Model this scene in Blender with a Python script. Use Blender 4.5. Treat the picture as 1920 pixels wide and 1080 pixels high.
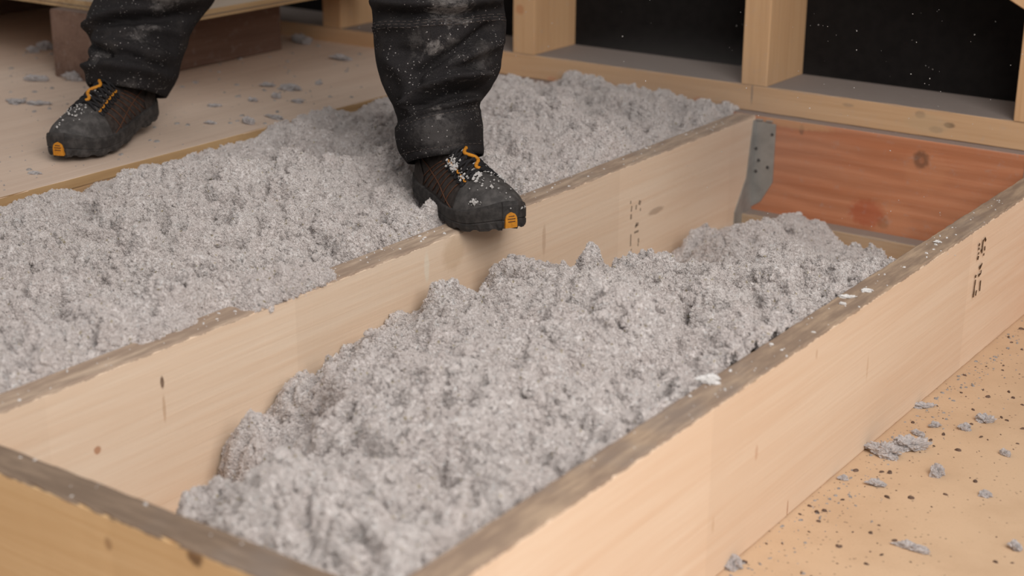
import bpy, bmesh, math, random
import numpy as np
from mathutils import Vector, Matrix

for o in list(bpy.data.objects):
    bpy.data.objects.remove(o, do_unlink=True)
SC = bpy.context.scene
COL = SC.collection
random.seed(7)
RNG = np.random.default_rng(11)

# ------------------------------------------------------------------ camera
CX, CY, CZ = 0.80679, -0.94622, 0.95284
RX, RY, RZ = 1.23669, -0.00571, 0.61566
FPX = 2940.75
def rot(a, b, c):
    ca, sa, cb, sb, cc, sc = math.cos(a), math.sin(a), math.cos(b), math.sin(b), math.cos(c), math.sin(c)
    Rx = np.array([[1, 0, 0], [0, ca, -sa], [0, sa, ca]])
    Ry = np.array([[cb, 0, sb], [0, 1, 0], [-sb, 0, cb]])
    Rz = np.array([[cc, -sc, 0], [sc, cc, 0], [0, 0, 1]])
    return Rz @ Ry @ Rx
R3 = rot(RX, RY, RZ)
CAM = np.array([CX, CY, CZ])
cd = bpy.data.cameras.new('camera')
cam = bpy.data.objects.new('camera', cd)
COL.objects.link(cam)
M4 = Matrix([list(R3[0]) + [CX], list(R3[1]) + [CY], list(R3[2]) + [CZ], [0, 0, 0, 1]])
cam.matrix_world = M4
cd.sensor_width = 36
cd.lens = FPX / 1920 * 36
cd.dof.use_dof = True
cd.dof.focus_distance = 2.42
cd.dof.aperture_fstop = 3.7
cd.clip_start = 0.05
SC.camera = cam

# ------------------------------------------------------------------ light
w = bpy.data.worlds.new('sky')
SC.world = w
w.use_nodes = True
bg = w.node_tree.nodes['Background']
bg.inputs[0].default_value = (1.0, 0.985, 0.97, 1)
bg.inputs[1].default_value = 0.42
def area(name, loc, target, size, power, color=(1, 1, 1)):
    ld = bpy.data.lights.new(name, 'AREA')
    ld.shape = 'RECTANGLE'
    ld.size, ld.size_y = size
    ld.energy = power
    ld.color = color
    lo = bpy.data.objects.new(name, ld)
    COL.objects.link(lo)
    lo.location = loc
    d = Vector(target) - Vector(loc)
    lo.rotation_euler = d.to_track_quat('-Z', 'Y').to_euler()
    return lo
area('roof_light', (1.7, -0.6, 2.35), (-0.45, 0.5, 0.1), (1.9, 1.9), 95, (1.0, 0.975, 0.945))
SC.view_settings.view_transform = 'Standard'
SC.view_settings.look = 'None'
SC.view_settings.gamma = 1
SC.view_settings.exposure = 0.0
SC.view_settings.use_curve_mapping = False
SC.cycles.max_bounces = 6
SC.cycles.diffuse_bounces = 4

# ------------------------------------------------------------------ helpers
def ray(u, v):
    return R3 @ np.array([(u - 960) / FPX, -(v - 540) / FPX, -1.0])
def on(u, v, axis, val):
    """the point of a real plane (x, y or z = val) seen at a photograph pixel"""
    d = ray(u, v)
    i = 'xyz'.index(axis)
    return CAM + d * ((val - CAM[i]) / d[i])
def ondepth(u, v, dep):
    return CAM + ray(u, v) * dep

def sm(a, b, x):
    t = np.clip((x - a) / (b - a), 0, 1)
    return t * t * (3 - 2 * t)

_perm = RNG.permutation(4096)
_val = RNG.random(4096) * 2 - 1
def _h(i, j, k):
    return _val[_perm[(_perm[(_perm[i & 4095] + j) & 4095] + k) & 4095]]
def noise(p, seed=0):
    """smooth value noise, p (n,3)"""
    p = np.asarray(p, float) + seed * 17.31
    i = np.floor(p).astype(int)
    f = p - i
    f = f * f * f * (f * (f * 6 - 15) + 10)
    r = 0
    for dx in (0, 1):
        for dy in (0, 1):
            for dz in (0, 1):
                wgt = (f[:, 0] if dx else 1 - f[:, 0]) * (f[:, 1] if dy else 1 - f[:, 1]) * (f[:, 2] if dz else 1 - f[:, 2])
                r = r + wgt * _h(i[:, 0] + dx, i[:, 1] + dy, i[:, 2] + dz)
    return r
def fbm(p, oct=4, seed=0, gain=.5):
    r = 0; a = 1.0
    p = np.asarray(p, float)
    for o in range(oct):
        r = r + a * noise(p * 2 ** o, seed + o)
        a *= gain
    return r
def cells(p, seed=0):
    """distance to nearest jittered cell centre, 2D points (n,2)"""
    i = np.floor(p).astype(int)
    best = np.full(len(p), 9.0)
    for dx in (-1, 0, 1):
        for dy in (-1, 0, 1):
            c = i + (dx, dy)
            jx = _h(c[:, 0], c[:, 1], np.full(len(p), 11 + seed)) * .45 + .5
            jy = _h(c[:, 0], c[:, 1], np.full(len(p), 57 + seed)) * .45 + .5
            d = np.hypot(c[:, 0] + jx - p[:, 0], c[:, 1] + jy - p[:, 1])
            best = np.minimum(best, d)
    return best

def link(name, me, parent=None, loc=None, mat=None):
    o = bpy.data.objects.new(name, me)
    COL.objects.link(o)
    if loc is not None:
        o.location = loc
    if parent:
        o.parent = parent
    if mat:
        me.materials.append(mat)
    return o
def mesh(name, verts, faces, smooth=False, origin=(0, 0, 0)):
    me = bpy.data.meshes.new(name)
    vs = np.asarray(verts, float) - np.asarray(origin, float)
    me.from_pydata(vs.tolist(), [], [list(map(int, f)) for f in faces])
    me.update()
    if smooth:
        me.polygons.foreach_set('use_smooth', [True] * len(me.polygons))
    return me
def gridmesh(name, V, nu, nv, smooth=True, origin=(0, 0, 0), closed_u=False):
    """V (nv*nu,3), row-major rows of nu"""
    idx = np.arange(nu * nv).reshape(nv, nu)
    if closed_u:
        idx = np.concatenate([idx, idx[:, :1]], 1)
    q = np.stack([idx[:-1, :-1], idx[:-1, 1:], idx[1:, 1:], idx[1:, :-1]], -1).reshape(-1, 4)
    me = bpy.data.meshes.new(name)
    me.vertices.add(len(V))
    me.vertices.foreach_set('co', (np.asarray(V) - np.asarray(origin)).astype(np.float32).ravel())
    me.loops.add(q.size)
    me.loops.foreach_set('vertex_index', q.astype(np.int32).ravel())
    me.polygons.add(len(q))
    me.polygons.foreach_set('loop_start', np.arange(0, q.size, 4, dtype=np.int32))
    me.update(calc_edges=True)
    if smooth:
        me.polygons.foreach_set('use_smooth', np.ones(len(q), bool))
    me.validate()
    return me
def tag(o, label, cat=None, group=None, kind=None):
    if label: o['label'] = label
    if cat: o['category'] = cat
    if group: o['group'] = group
    if kind: o['kind'] = kind
    return o
def empty(name, loc):
    o = bpy.data.objects.new(name, None)
    COL.objects.link(o)
    o.location = loc
    o.empty_display_size = .1
    return o
def tube_arrays(pts, r, n=6, base=0):
    pts = [Vector(p) for p in pts]
    V, F = [], []
    for i, p in enumerate(pts):
        t = (pts[min(i + 1, len(pts) - 1)] - pts[max(i - 1, 0)]).normalized()
        a = t.cross(Vector((0.13, 0.21, 1))).normalized()
        b = t.cross(a)
        rr = r[i] if hasattr(r, '__len__') else r
        for k in range(n):
            an = 2 * math.pi * k / n
            V.append(p + (a * math.cos(an) + b * math.sin(an)) * rr)
    for i in range(len(pts) - 1):
        for k in range(n):
            F.append((base + i * n + k, base + i * n + (k + 1) % n, base + (i + 1) * n + (k + 1) % n, base + (i + 1) * n + k))
    F.append(tuple(base + k for k in range(n))[::-1])
    F.append(tuple(base + (len(pts) - 1) * n + k for k in range(n)))
    return V, F
def tubes(name, lines, r, n=6, origin=(0, 0, 0), smooth=True):
    V, F = [], []
    for L in lines:
        v, f = tube_arrays(L, r, n, len(V))
        V += v; F += f
    return mesh(name, [tuple(v) for v in V], F, smooth, origin)

# ------------------------------------------------------------------ materials
class N:
    def __init__(s, name):
        s.m = bpy.data.materials.new(name)
        s.m.use_nodes = True
        s.t = s.m.node_tree
        s.b = s.t.nodes['Principled BSDF']
        s.pos = s.t.nodes.new('ShaderNodeNewGeometry').outputs['Position']
    def n(s, typ, **kw):
        nd = s.t.nodes.new(typ)
        for k, v in kw.items():
            setattr(nd, k, v)
        return nd
    def l(s, a, b):
        s.t.links.new(a, b)
    def val(s, sock, v):
        if isinstance(v, (int, float)):
            sock.default_value = v
        elif isinstance(v, (tuple, list)):
            sock.default_value = tuple(v) if len(v) == len(sock.default_value) else tuple(v) + (1,)
        else:
            s.l(v, sock)
    def math(s, op, a, b=0.0, c=None, clamp=False):
        nd = s.n('ShaderNodeMath', operation=op, use_clamp=clamp)
        s.val(nd.inputs[0], a); s.val(nd.inputs[1], b)
        if c is not None: s.val(nd.inputs[2], c)
        return nd.outputs[0]
    def vmul(s, v, k):
        nd = s.n('ShaderNodeVectorMath', operation='MULTIPLY')
        s.l(v, nd.inputs[0]); nd.inputs[1].default_value = k
        return nd.outputs[0]
    def noise(s, vec, scale, detail=3, rough=.5, dist=0.0):
        nd = s.n('ShaderNodeTexNoise')
        s.l(vec, nd.inputs['Vector'])
        nd.inputs['Scale'].default_value = scale
        nd.inputs['Detail'].default_value = detail
        nd.inputs['Roughness'].default_value = rough
        nd.inputs['Distortion'].default_value = dist
        return nd.outputs[0]
    def ramp(s, f, lo, hi, a=0.0, b=1.0):
        nd = s.n('ShaderNodeMapRange', interpolation_type='SMOOTHSTEP')
        s.val(nd.inputs[0], f)
        for i, x in zip((1, 2, 3, 4), (lo, hi, a, b)):
            nd.inputs[i].default_value = x
        return nd.outputs[0]
    def mix(s, f, a, b, blend='MIX'):
        nd = s.n('ShaderNodeMix', data_type='RGBA', blend_type=blend)
        s.val(nd.inputs[0], f); s.val(nd.inputs[6], a); s.val(nd.inputs[7], b)
        return nd.outputs[2]
    def sep(s, v):
        nd = s.n('ShaderNodeSeparateXYZ'); s.l(v, nd.inputs[0])
        return nd.outputs
    def bump(s, h, strength, dist):
        nd = s.n('ShaderNodeBump')
        nd.inputs['Strength'].default_value = strength
        nd.inputs['Distance'].default_value = dist
        s.l(h, nd.inputs['Height'])
        s.l(nd.outputs[0], s.b.inputs['Normal'])
    def done(s, col, rough=.8, spec=.2):
        s.val(s.b.inputs['Base Color'], col)
        s.val(s.b.inputs['Roughness'], rough)
        s.b.inputs['Specular IOR Level'].default_value = spec
        return s.m

def wood(name, light, dark, axis='Y', top=None, spots=(), sawn=.3, dust=None, joints=True, rings=0.0, topcol=((.29, .205, .15), (.50, .36, .25))):
    """grained softwood along an axis; top = height of a weathered top face; spots = knots and stains"""
    s = N(name)
    st = {'Y': (9, .55, 9), 'X': (.55, 9, 9), 'Z': (9, 9, .55)}[axis]
    v = s.vmul(s.pos, st)
    g1 = s.noise(v, 2.2, 4, .6, .8)
    v2 = s.vmul(s.pos, {'Y': (60, 1.6, 60), 'X': (1.6, 60, 60), 'Z': (60, 60, 1.6)}[axis])
    g2 = s.noise(v2, 2.5, 3, .55, .3)
    f = s.math('ADD', s.math('MULTIPLY', g1, .65), s.math('MULTIPLY', g2, .45))
    c = s.mix(s.ramp(f, .38, .78), light, dark)
    big = s.noise(s.pos, 2.3, 2)
    c = s.mix(s.ramp(big, .35, .75, 0, .30), c, tuple(x * y for x, y in zip(dark, (.97, .9, .84))))
    if rings:
        wv = s.n('ShaderNodeTexWave', wave_type='BANDS', bands_direction='Z')
        s.l(s.vmul(s.pos, {'Y': (1, .25, 1), 'X': (.25, 1, 1), 'Z': (1, 1, .25)}[axis]), wv.inputs[0])
        wv.inputs['Scale'].default_value = 11
        wv.inputs['Distortion'].default_value = 7
        wv.inputs['Detail'].default_value = 2
        wv.inputs['Detail Scale'].default_value = 1.1
        c = s.mix(s.math('MULTIPLY', wv.outputs[1], rings), c, tuple(x * .62 for x in dark))
    if joints:
        al = s.sep(s.pos)['XYZ'.index(axis)]
        fl = s.math('FLOOR', s.math('MULTIPLY', s.math('ADD', al, .31), 2.35))
        wn = s.n('ShaderNodeTexWhiteNoise', noise_dimensions='1D')
        s.l(fl, wn.inputs['W'])
        c = s.mix(s.math('MULTIPLY', wn.outputs[0], .28), c, tuple(x * .82 for x in dark))
    for (p, r, colr, k) in spots:
        nd = s.n('ShaderNodeVectorMath', operation='SUBTRACT')
        s.l(s.pos, nd.inputs[0]); nd.inputs[1].default_value = tuple(p)
        dv = s.n('ShaderNodeVectorMath', operation='LENGTH')
        s.l(s.vmul(nd.outputs[0], tuple(1 / max(q, 1e-4) for q in r)), dv.inputs[0])
        d = s.math('ADD', dv.outputs['Value'], s.math('MULTIPLY', s.math('SUBTRACT', s.noise(s.pos, 120, 2), .5), .5))
        c = s.mix(s.ramp(d, .6, 1.15, k, 0), c, colr)
    if sawn:
        hs = s.noise(s.vmul(s.pos, {'Y': (30, 90, 45), 'X': (90, 30, 45), 'Z': (40, 40, 40)}[axis]), 2.0, 3, .6)
        c = s.mix(s.ramp(hs, .52, .75, 0, .14), c, dark)
    if top is not None:
        z = s.sep(s.pos)[2]
        nz = s.noise(s.vmul(s.pos, {'Y': (70, 26, 70), 'X': (26, 70, 70), 'Z': (1, 1, 1)}[axis]), 1.6, 4, .7)
        lim = s.math('ADD', z, s.math('MULTIPLY', s.math('SUBTRACT', nz, .5), .008))
        m = s.ramp(lim, top - .0032, top - .0022)
        tn = s.noise(s.vmul(s.pos, {'Y': (60, 9, 60), 'X': (9, 60, 60), 'Z': (1, 1, 1)}[axis]), 1.3, 5, .65)
        tc = s.mix(s.ramp(tn, .36, .76), topcol[0], topcol[1])
        gn = s.noise(s.pos, 6.5, 3, .6)
        tc = s.mix(s.ramp(gn, .5, .7, 0, .35), tc, (.26, .225, .205))
        c = s.mix(m, c, tc)
    if dust is not None:   # settled grey dust on upward faces
        nrm = s.n('ShaderNodeNewGeometry').outputs['Normal']
        up = s.ramp(s.sep(nrm)[2], .5, .9)
        c = s.mix(s.math('MULTIPLY', up, dust), c, (.25, .215, .20))
        dn = s.ramp(s.noise(s.pos, 60, 4, .7), .55, .75, 0, .25)
        c = s.mix(dn, c, (.40, .36, .34))
    s.bump(s.math('ADD', g2, s.math('MULTIPLY', g1, .6)), .25, .002)
    return s.done(c, .72, .25)

def plain(name, col, rough=.8, var=.25, scale=60, spec=.2, metal=0, col2=None):
    s = N(name)
    f = s.noise(s.pos, scale, 4, .6)
    c = s.mix(s.ramp(f, .35, .7), col, col2 or tuple(x * (1 - var) for x in col))
    s.b.inputs['Metallic'].default_value = metal
    s.bump(f, .15, .001)
    return s.done(c, rough, spec)

H = .235
XM, XL, TR = -.605, -1.281, .0456
YB, YR = 1.951, 1.924           # sole plate front, rim board front
DECK = .253

CREAM, CREAMD = (.845, .675, .52), (.775, .57, .41)
DKNOT, RKNOT = (.10, .045, .025), (.45, .20, .10)
def sp(u, v, axis, val, ru, rv, col, k):
    p = on(u, v, axis, val)
    r = {'x': (.03, ru, rv), 'y': (ru, .03, rv), 'z': (ru, rv, .03)}[axis]
    return (p, r, col, k)
m_right = wood('right_joist_wood', CREAM, CREAMD, 'Y', H, [
    sp(1480, 955, 'x', TR, .0016, .014, (.33, .12, .05), .8),
    sp(1422, 850, 'x', TR, .004, .012, (.55, .30, .18), .5),
    sp(1340, 985, 'x', TR, .003, .012, (.6, .4, .25), .6),
    sp(1630, 690, 'x', TR, .003, .02, (.5, .30, .16), .35),
    sp(1535, 665, 'x', TR, .003, .008, (.5, .30, .18), .5)])
m_mid = wood('middle_joist_wood', CREAM, CREAMD, 'Y', H, [
    sp(304, 716, 'x', XM, .0035, .010, DKNOT, .85), sp(308, 765, 'x', XM, .003, .02, (.45, .25, .13), .45),
    sp(183, 844, 'x', XM, .006, .006, RKNOT, .8), sp(950, 512, 'x', XM, .006, .007, (.4, .26, .15), .6),
    sp(800, 500, 'x', XM, .007, .026, (.78, .68, .55), .7), sp(1020, 450, 'x', XM, .006, .03, (.5, .33, .22), .5),
    sp(1230, 395, 'x', XM, .03, .007, (.28, .18, .12), .5), sp(850, 475, 'x', XM, .03, .03, (.5, .33, .19), .35)],
    topcol=((.36, .26, .195), (.62, .47, .35)))
m_left = wood('left_joist_wood', (.50, .33, .18), (.38, .23, .12), 'Y')
m_header = wood('header_wood', (.74, .52, .295), (.64, .42, .215), 'X', H, [
    sp(365, 1042, 'y', -TR, .012, .012, (.13, .07, .04), .85), sp(203, 1020, 'y', -TR, .006, .008, (.3, .17, .09), .6),
    sp(345, 1000, 'y', -TR, .05, .02, (.60, .35, .14), .4)],
    topcol=((.20, .14, .10), (.31, .22, .155)))
m_rim = wood('rim_fir', (.60, .265, .145), (.49, .18, .085), 'X', None, [
    sp(1727, 300, 'y', YR, .018, .019, (.07, .03, .02), 1.0), sp(1728, 301, 'y', YR, .006, .007, (.30, .10, .05), .7),
    sp(1655, 418, 'y', YR, .014, .014, (.24, .12, .06), .85), sp(1670, 415, 'y', YR, .05, .05, (.62, .27, .14), .45),
    sp(1625, 400, 'y', YR, .04, .03, (.42, .09, .04), .6), sp(1735, 320, 'y', YR, .05, .045, (.60, .27, .14), .35),
    sp(1503, 243, 'y', YR, .006, .012, (.16, .08, .05), .6), sp(1490, 232, 'y', YR, .09, .012, (.60, .34, .17), .6)],
    dust=.9, joints=False, rings=.3)
m_plate = wood('sole_plate_wood', (.62, .40, .235), (.54, .325, .175), 'X', None, [
    sp(1780, 235, 'y', YB, .012, .006, (.16, .10, .06), .75), sp(1755, 243, 'y', YB, .016, .007, (.28, .19, .12), .5),
    sp(1725, 215, 'y', YB, .012, .008, (.25, .18, .12), .5), sp(1590, 197, 'y', YB, .014, .004, (.3, .21, .14), .5),
    sp(1410, 172, 'y', YB, .0025, .03, (.18, .15, .13), .6), sp(1310, 187, 'y', YB, .014, .007, (.55, .22, .12), .5),
    sp(1035, 148, 'y', YB, .014, .006, (.55, .22, .12), .5), sp(1740, 232, 'y', YB, .05, .02, (.5, .36, .22), .4)],
    dust=.95, joints=False)
m_stud = wood('stud_wood', (.64, .405, .225), (.53, .31, .16), 'Z', None, [
    sp(975, 18, 'y', YB, .012, .012, (.5, .22, .10), .7)], dust=.8, joints=False)
m_ledger = wood('ledger_wood', (.50, .36, .24), (.42, .28, .17), 'X', dust=.8, joints=False)
m_deck = wood('deck_board_wood', (.79, .615, .49), (.69, .515, .40), 'Y', dust=.12, joints=False, sawn=.2)
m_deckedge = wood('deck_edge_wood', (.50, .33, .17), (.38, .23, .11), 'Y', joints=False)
m_beam = wood('dark_beam_wood', (.22, .135, .10), (.13, .075, .055), 'Y', dust=.35, joints=False)
m_sheet = wood('pale_sheet_wood', (.62, .52, .42), (.55, .44, .34), 'Y', dust=.1, joints=False)
m_ply = wood('ply_edge_wood', (.58, .40, .22), (.36, .22, .11), 'Y', joints=False)
m_metal = plain('galvanised_steel', (.40, .385, .36), .55, .25, 25, .4, .35)
m_nail = plain('nail_steel', (.07, .06, .055), .6, .3, 90, .3, .4)
m_membrane = plain('dark_membrane', (.011, .009, .0085), .85, .3, 40, .15)
m_ink = plain('stamp_ink', (.075, .042, .022), .8, .3, 300)
m_faintink = plain('faint_stamp_ink', (.36, .27, .20), .8, .3, 300)

# fibreboard floor
s = N('fibreboard_floor')
f1 = s.noise(s.pos, 260, 3, .7); f2 = s.noise(s.pos, 7, 4, .6)
vo = s.n('ShaderNodeTexVoronoi'); s.l(s.vmul(s.pos, (1, 1, 0)), vo.inputs[0]); vo.inputs['Scale'].default_value = 190
wn = s.n('ShaderNodeTexWhiteNoise', noise_dimensions='3D'); s.l(vo.outputs['Color'], wn.inputs[0])
c = s.mix(s.ramp(f2, .35, .7), (.64, .45, .295), (.57, .39, .25))
c = s.mix(s.ramp(f1, .55, .75, 0, .4), c, (.42, .27, .16))
sx = s.sep(s.pos)[0]
near = s.ramp(sx, .05, .34, .90, .972)      # more crumbs trodden in beside the joist
thr = s.math('GREATER_THAN', wn.outputs[0], near)
spk = s.math('MULTIPLY', thr, s.ramp(vo.outputs['Distance'], .12, .42, .75, 0))
c = s.mix(spk, c, (.17, .115, .085))
s.bump(f1, .2, .001)
m_floor = s.done(c, .85, .15)

# ------------------------------------------------------------------ timber
def plank(name, x0, x1, y0, y1, z0, z1, axis, mat, parent=None, bev=.003, rough=.0012, seg=90, bow=0.0, origin=None):
    """a sawn member: bevelled rectangular section swept along an axis with small wear along its arrises"""
    lo = np.array([x0, y0, z0]); hi = np.array([x1, y1, z1])
    a = 'XYZ'.index(axis)
    b, c = [i for i in (0, 1, 2) if i != a]
    L = hi[a] - lo[a]
    ts = np.linspace(0, 1, seg + 1)
    sec = []
    for (sb, sc_) in ((0, 0), (1, 0), (1, 1), (0, 1)):
        pb = (lo, hi)[sb][b]; pc = (lo, hi)[sc_][c]
        ib = bev if sb == 0 else -bev; ic = bev if sc_ == 0 else -bev
        pts = [(pb, pc + ic), (pb + ib * .3, pc + ic * .3), (pb + ib, pc)]
        if (sb + sc_) % 2 == 1: pts = pts[::-1]
        sec += pts
    sec = np.array(sec)
    n = len(sec)
    V = np.zeros(((seg + 1), n, 3))
    mid = np.array([(lo[b] + hi[b]) / 2, (lo[c] + hi[c]) / 2])
    for i, t in enumerate(ts):
        V[i, :, a] = lo[a] + L * t
        V[i, :, b] = sec[:, 0]; V[i, :, c] = sec[:, 1]
    P = V.reshape(-1, 3)
    nz = noise(P * 45, 3) * .7 + noise(P * 130, 5) * .5
    cut = np.clip(nz, 0, 1) * rough * 1.6
    corner = np.tile(np.array([0, 1, 0] * 4, float), seg + 1)
    for ax, m in ((b, mid[0]), (c, mid[1])):
        P[:, ax] += np.sign(m - P[:, ax]) * cut * (corner * 1.5 + .12)
    if bow:
        P[:, b] += bow * (1 - (2 * np.repeat(ts, n) - 1) ** 2)
    F = []
    for i in range(seg):
        for k in range(n):
            F.append((i * n + k, i * n + (k + 1) % n, (i + 1) * n + (k + 1) % n, (i + 1) * n + k))
    F.append(tuple(range(n))[::-1]); F.append(tuple(seg * n + k for k in range(n)))
    if origin is None: origin = ((x0 + x1) / 2, (y0 + y1) / 2, z0)
    me = mesh(name, P, F, False, origin if parent is None else (0, 0, 0))
    bm = bmesh.new(); bm.from_mesh(me); bmesh.ops.recalc_face_normals(bm, faces=bm.faces); bm.to_mesh(me); bm.free()
    o = link(name, me, parent, origin if parent is None else None, mat)
    return o
def child_mesh(name, verts, faces, parent, mat, smooth=False):
    """world-space shape parented to an unrotated thing"""
    me = mesh(name, verts, faces, smooth, tuple(parent.location))
    return link(name, me, parent, None, mat)

# floor
me = mesh('floor', [(-5, -2.2, 0), (2.6, -2.2, 0), (2.6, 2.25, 0), (-5, 2.25, 0), (-5, -2.2, -.02), (2.6, -2.2, -.02), (2.6, 2.25, -.02), (-5, 2.25, -.02)],
          [(0, 1, 2, 3), (7, 6, 5, 4), (0, 4, 5, 1), (1, 5, 6, 2), (2, 6, 7, 3), (3, 7, 4, 0)])
tag(link('floor', me, None, None, m_floor), 'beige wood fibreboard floor speckled with dark crumbs', kind='structure')
me = mesh('wall_back', [(-5, 2.122, .2), (2.6, 2.122, .2), (2.6, 2.122, 2.3), (-5, 2.122, 2.3), (-5, 2.14, .2), (2.6, 2.14, .2), (2.6, 2.14, 2.3), (-5, 2.14, 2.3)],
          [(0, 1, 2, 3), (7, 6, 5, 4), (0, 4, 5, 1), (1, 5, 6, 2), (2, 6, 7, 3), (3, 7, 4, 0)])
tag(link('wall_back', me, None, None, m_membrane), 'black membrane behind the wall studs', kind='structure')

jr = tag(plank('floor_joist', 0, TR, 0.0, YR - .0005, 0, H, 'Y', m_right, bev=.003, seg=160, bow=-.0028),
         'pale joist along the right with dark stamp and dirty brown top edge', 'joist')
jm = tag(plank('floor_joist', XM - TR, XM, 0.0, YR - .0005, 0, H, 'Y', m_mid, bev=.003, seg=160),
         'pale middle joist under the forward boot, between both heaps of fluff', 'joist')
jl = tag(plank('floor_joist', XL - TR, XL, 0.0, YR - .0005, 0, H, 'Y', m_left, seg=60),
         'far joist buried beneath the edge of the pale walking board', 'joist')
hd = tag(plank('rim_joist', -3.2, TR, -TR, -.0005, 0, H, 'X', m_header, bev=.003, seg=180),
         'yellow header board closing the near end, blurred, dark knot in its face', 'joist')
rim = tag(plank('rim_board', -3.2, .9, YR, YR + .042, 0, H, 'X', m_rim, bev=.002, seg=120),
          'reddish orange board with round dark knot closing the far end', 'board')
led = tag(plank('ledger_strip', XM + .001, -.0005, YR - .043, YR - .0005, 0, .036, 'X', m_ledger, seg=40),
          'dusty wood strip along the foot of the reddish board', 'strip')
plate = tag(plank('sole_plate', -4.2, 1.2, YB, 2.1215, H + .0005, H + .0547, 'X', m_plate, bev=.002, seg=160),
            'dusty flat timber plate lying under the wall studs', 'timber')
ST = H + .0552
def stud(x0, label):
    return tag(plank('wall_stud', x0, x0 + .059, YB + .0, 2.1215, ST, 2.3, 'Z', m_stud, bev=.002, seg=40), label, 'stud')
stud(-1.236, 'upright stud just to the right of the trouser leg at the back')
stud(-.657, 'upright stud standing where the middle joist meets the back wall')
stud(-.087, 'upright stud at the right picture edge below the slanting brace')
stud(-1.811, 'blurred upright stud between the two trouser legs')
# slanting brace in the top right corner
def slab(pts, y0, y1):
    n = len(pts)
    V = [(x, y0, z) for x, z in pts] + [(x, y1, z) for x, z in pts]
    F = [tuple(range(n)), tuple(range(2 * n - 1, n - 1, -1))] + [(i, i + n, (i + 1) % n + n, (i + 1) % n) for i in range(n)]
    return V, F
V, F = slab([(-.60, .765), (.45, .215 + .05), (.45, .36), (-.60, .875)], YB - .045, YB - .001)
V, F = slab([(-.62, .775), (.32, .297), (.32, .42), (-.62, .895)], YB - .026, YB - .0005)
o = link('diagonal_brace', mesh('diagonal_brace', V, F, False, (.32, YB, .297)), None, (.32, YB, .297), m_stud)
tag(o, 'slanting brace board nailed across the stud in the top right corner', 'brace')
bm = bmesh.new(); bm.from_mesh(o.data); bmesh.ops.recalc_face_normals(bm, faces=bm.faces); bmesh.ops.bevel(bm, geom=bm.edges[:], offset=.002, affect='EDGES', segments=1); bm.to_mesh(o.data); bm.free()

# joist hangers
def hanger(xface, sgn, label, dark_nails):
    """folded sheet-steel hanger: nailing flange on the rim board, side cheek on the joist, bent top tab"""
    r = empty('joist_hanger', (xface, YR, 0.0))
    tag(r, label, 'hanger', 'joist hangers on the far board')
    t = .002
    fl = [(0, .04), (.022, .055), (.047, .10), (.047, .222), (0, .226)]
    pts = [(xface + sgn * x, z) for x, z in fl]
    V, F = slab(pts, YR - t, YR - .0002)
    child_mesh('flange', V, F, r, m_metal)
    ck = [(YR - .0022, .226), (YR - .0022, .005), (YR - .075, .005), (YR - .075, .045), (YR - .03, .11), (YR - .012, .226)]
    V = [(xface + sgn * .0004, y, z) for y, z in ck] + [(xface + sgn * .0022, y, z) for y, z in ck]
    n = len(ck)
    F = [tuple(range(n)), tuple(range(2 * n - 1, n - 1, -1))] + [(i, i + n, (i + 1) % n + n, (i + 1) % n) for i in range(n)]
    child_mesh('side_cheek', V, F, r, m_metal)
    V, F = slab([(xface + sgn * .004, .2265), (xface + sgn * .018, .2265), (xface + sgn * .018, .2285), (xface + sgn * .004, .2285)], YR - .006, YR - .0002)
    child_mesh('top_tab', V, F, r, m_metal)
    V, F = slab([(xface + sgn * .026, .2265), (xface + sgn * .040, .2265), (xface + sgn * .040, .2285), (xface + sgn * .026, .2285)], YR - .006, YR - .0002)
    child_mesh('top_tab', V, F, r, m_metal)
    for (nx, nz) in dark_nails:
        bm = bmesh.new()
        bmesh.ops.create_cone(bm, cap_ends=True, segments=12, radius1=.0036, radius2=.0028, depth=.0016, matrix=Matrix.Rotation(math.pi / 2, 4, 'X'))
        me = bpy.data.meshes.new('nail'); bm.to_mesh(me); bm.free()
        nb = link('nail', me, r, (sgn * nx, -t - .0007, nz), m_nail)
    return r
hanger(XM, 1, 'grey steel joist hanger at the far end of the middle joist', [(.040, .200), (.006, .166), (.013, .142), (.034, .130), (.008, .118)])
hanger(0, -1, 'bluish steel joist hanger by the right joist, mostly hidden', [(.034, .186), (.012, .150), (.038, .12)])

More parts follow.
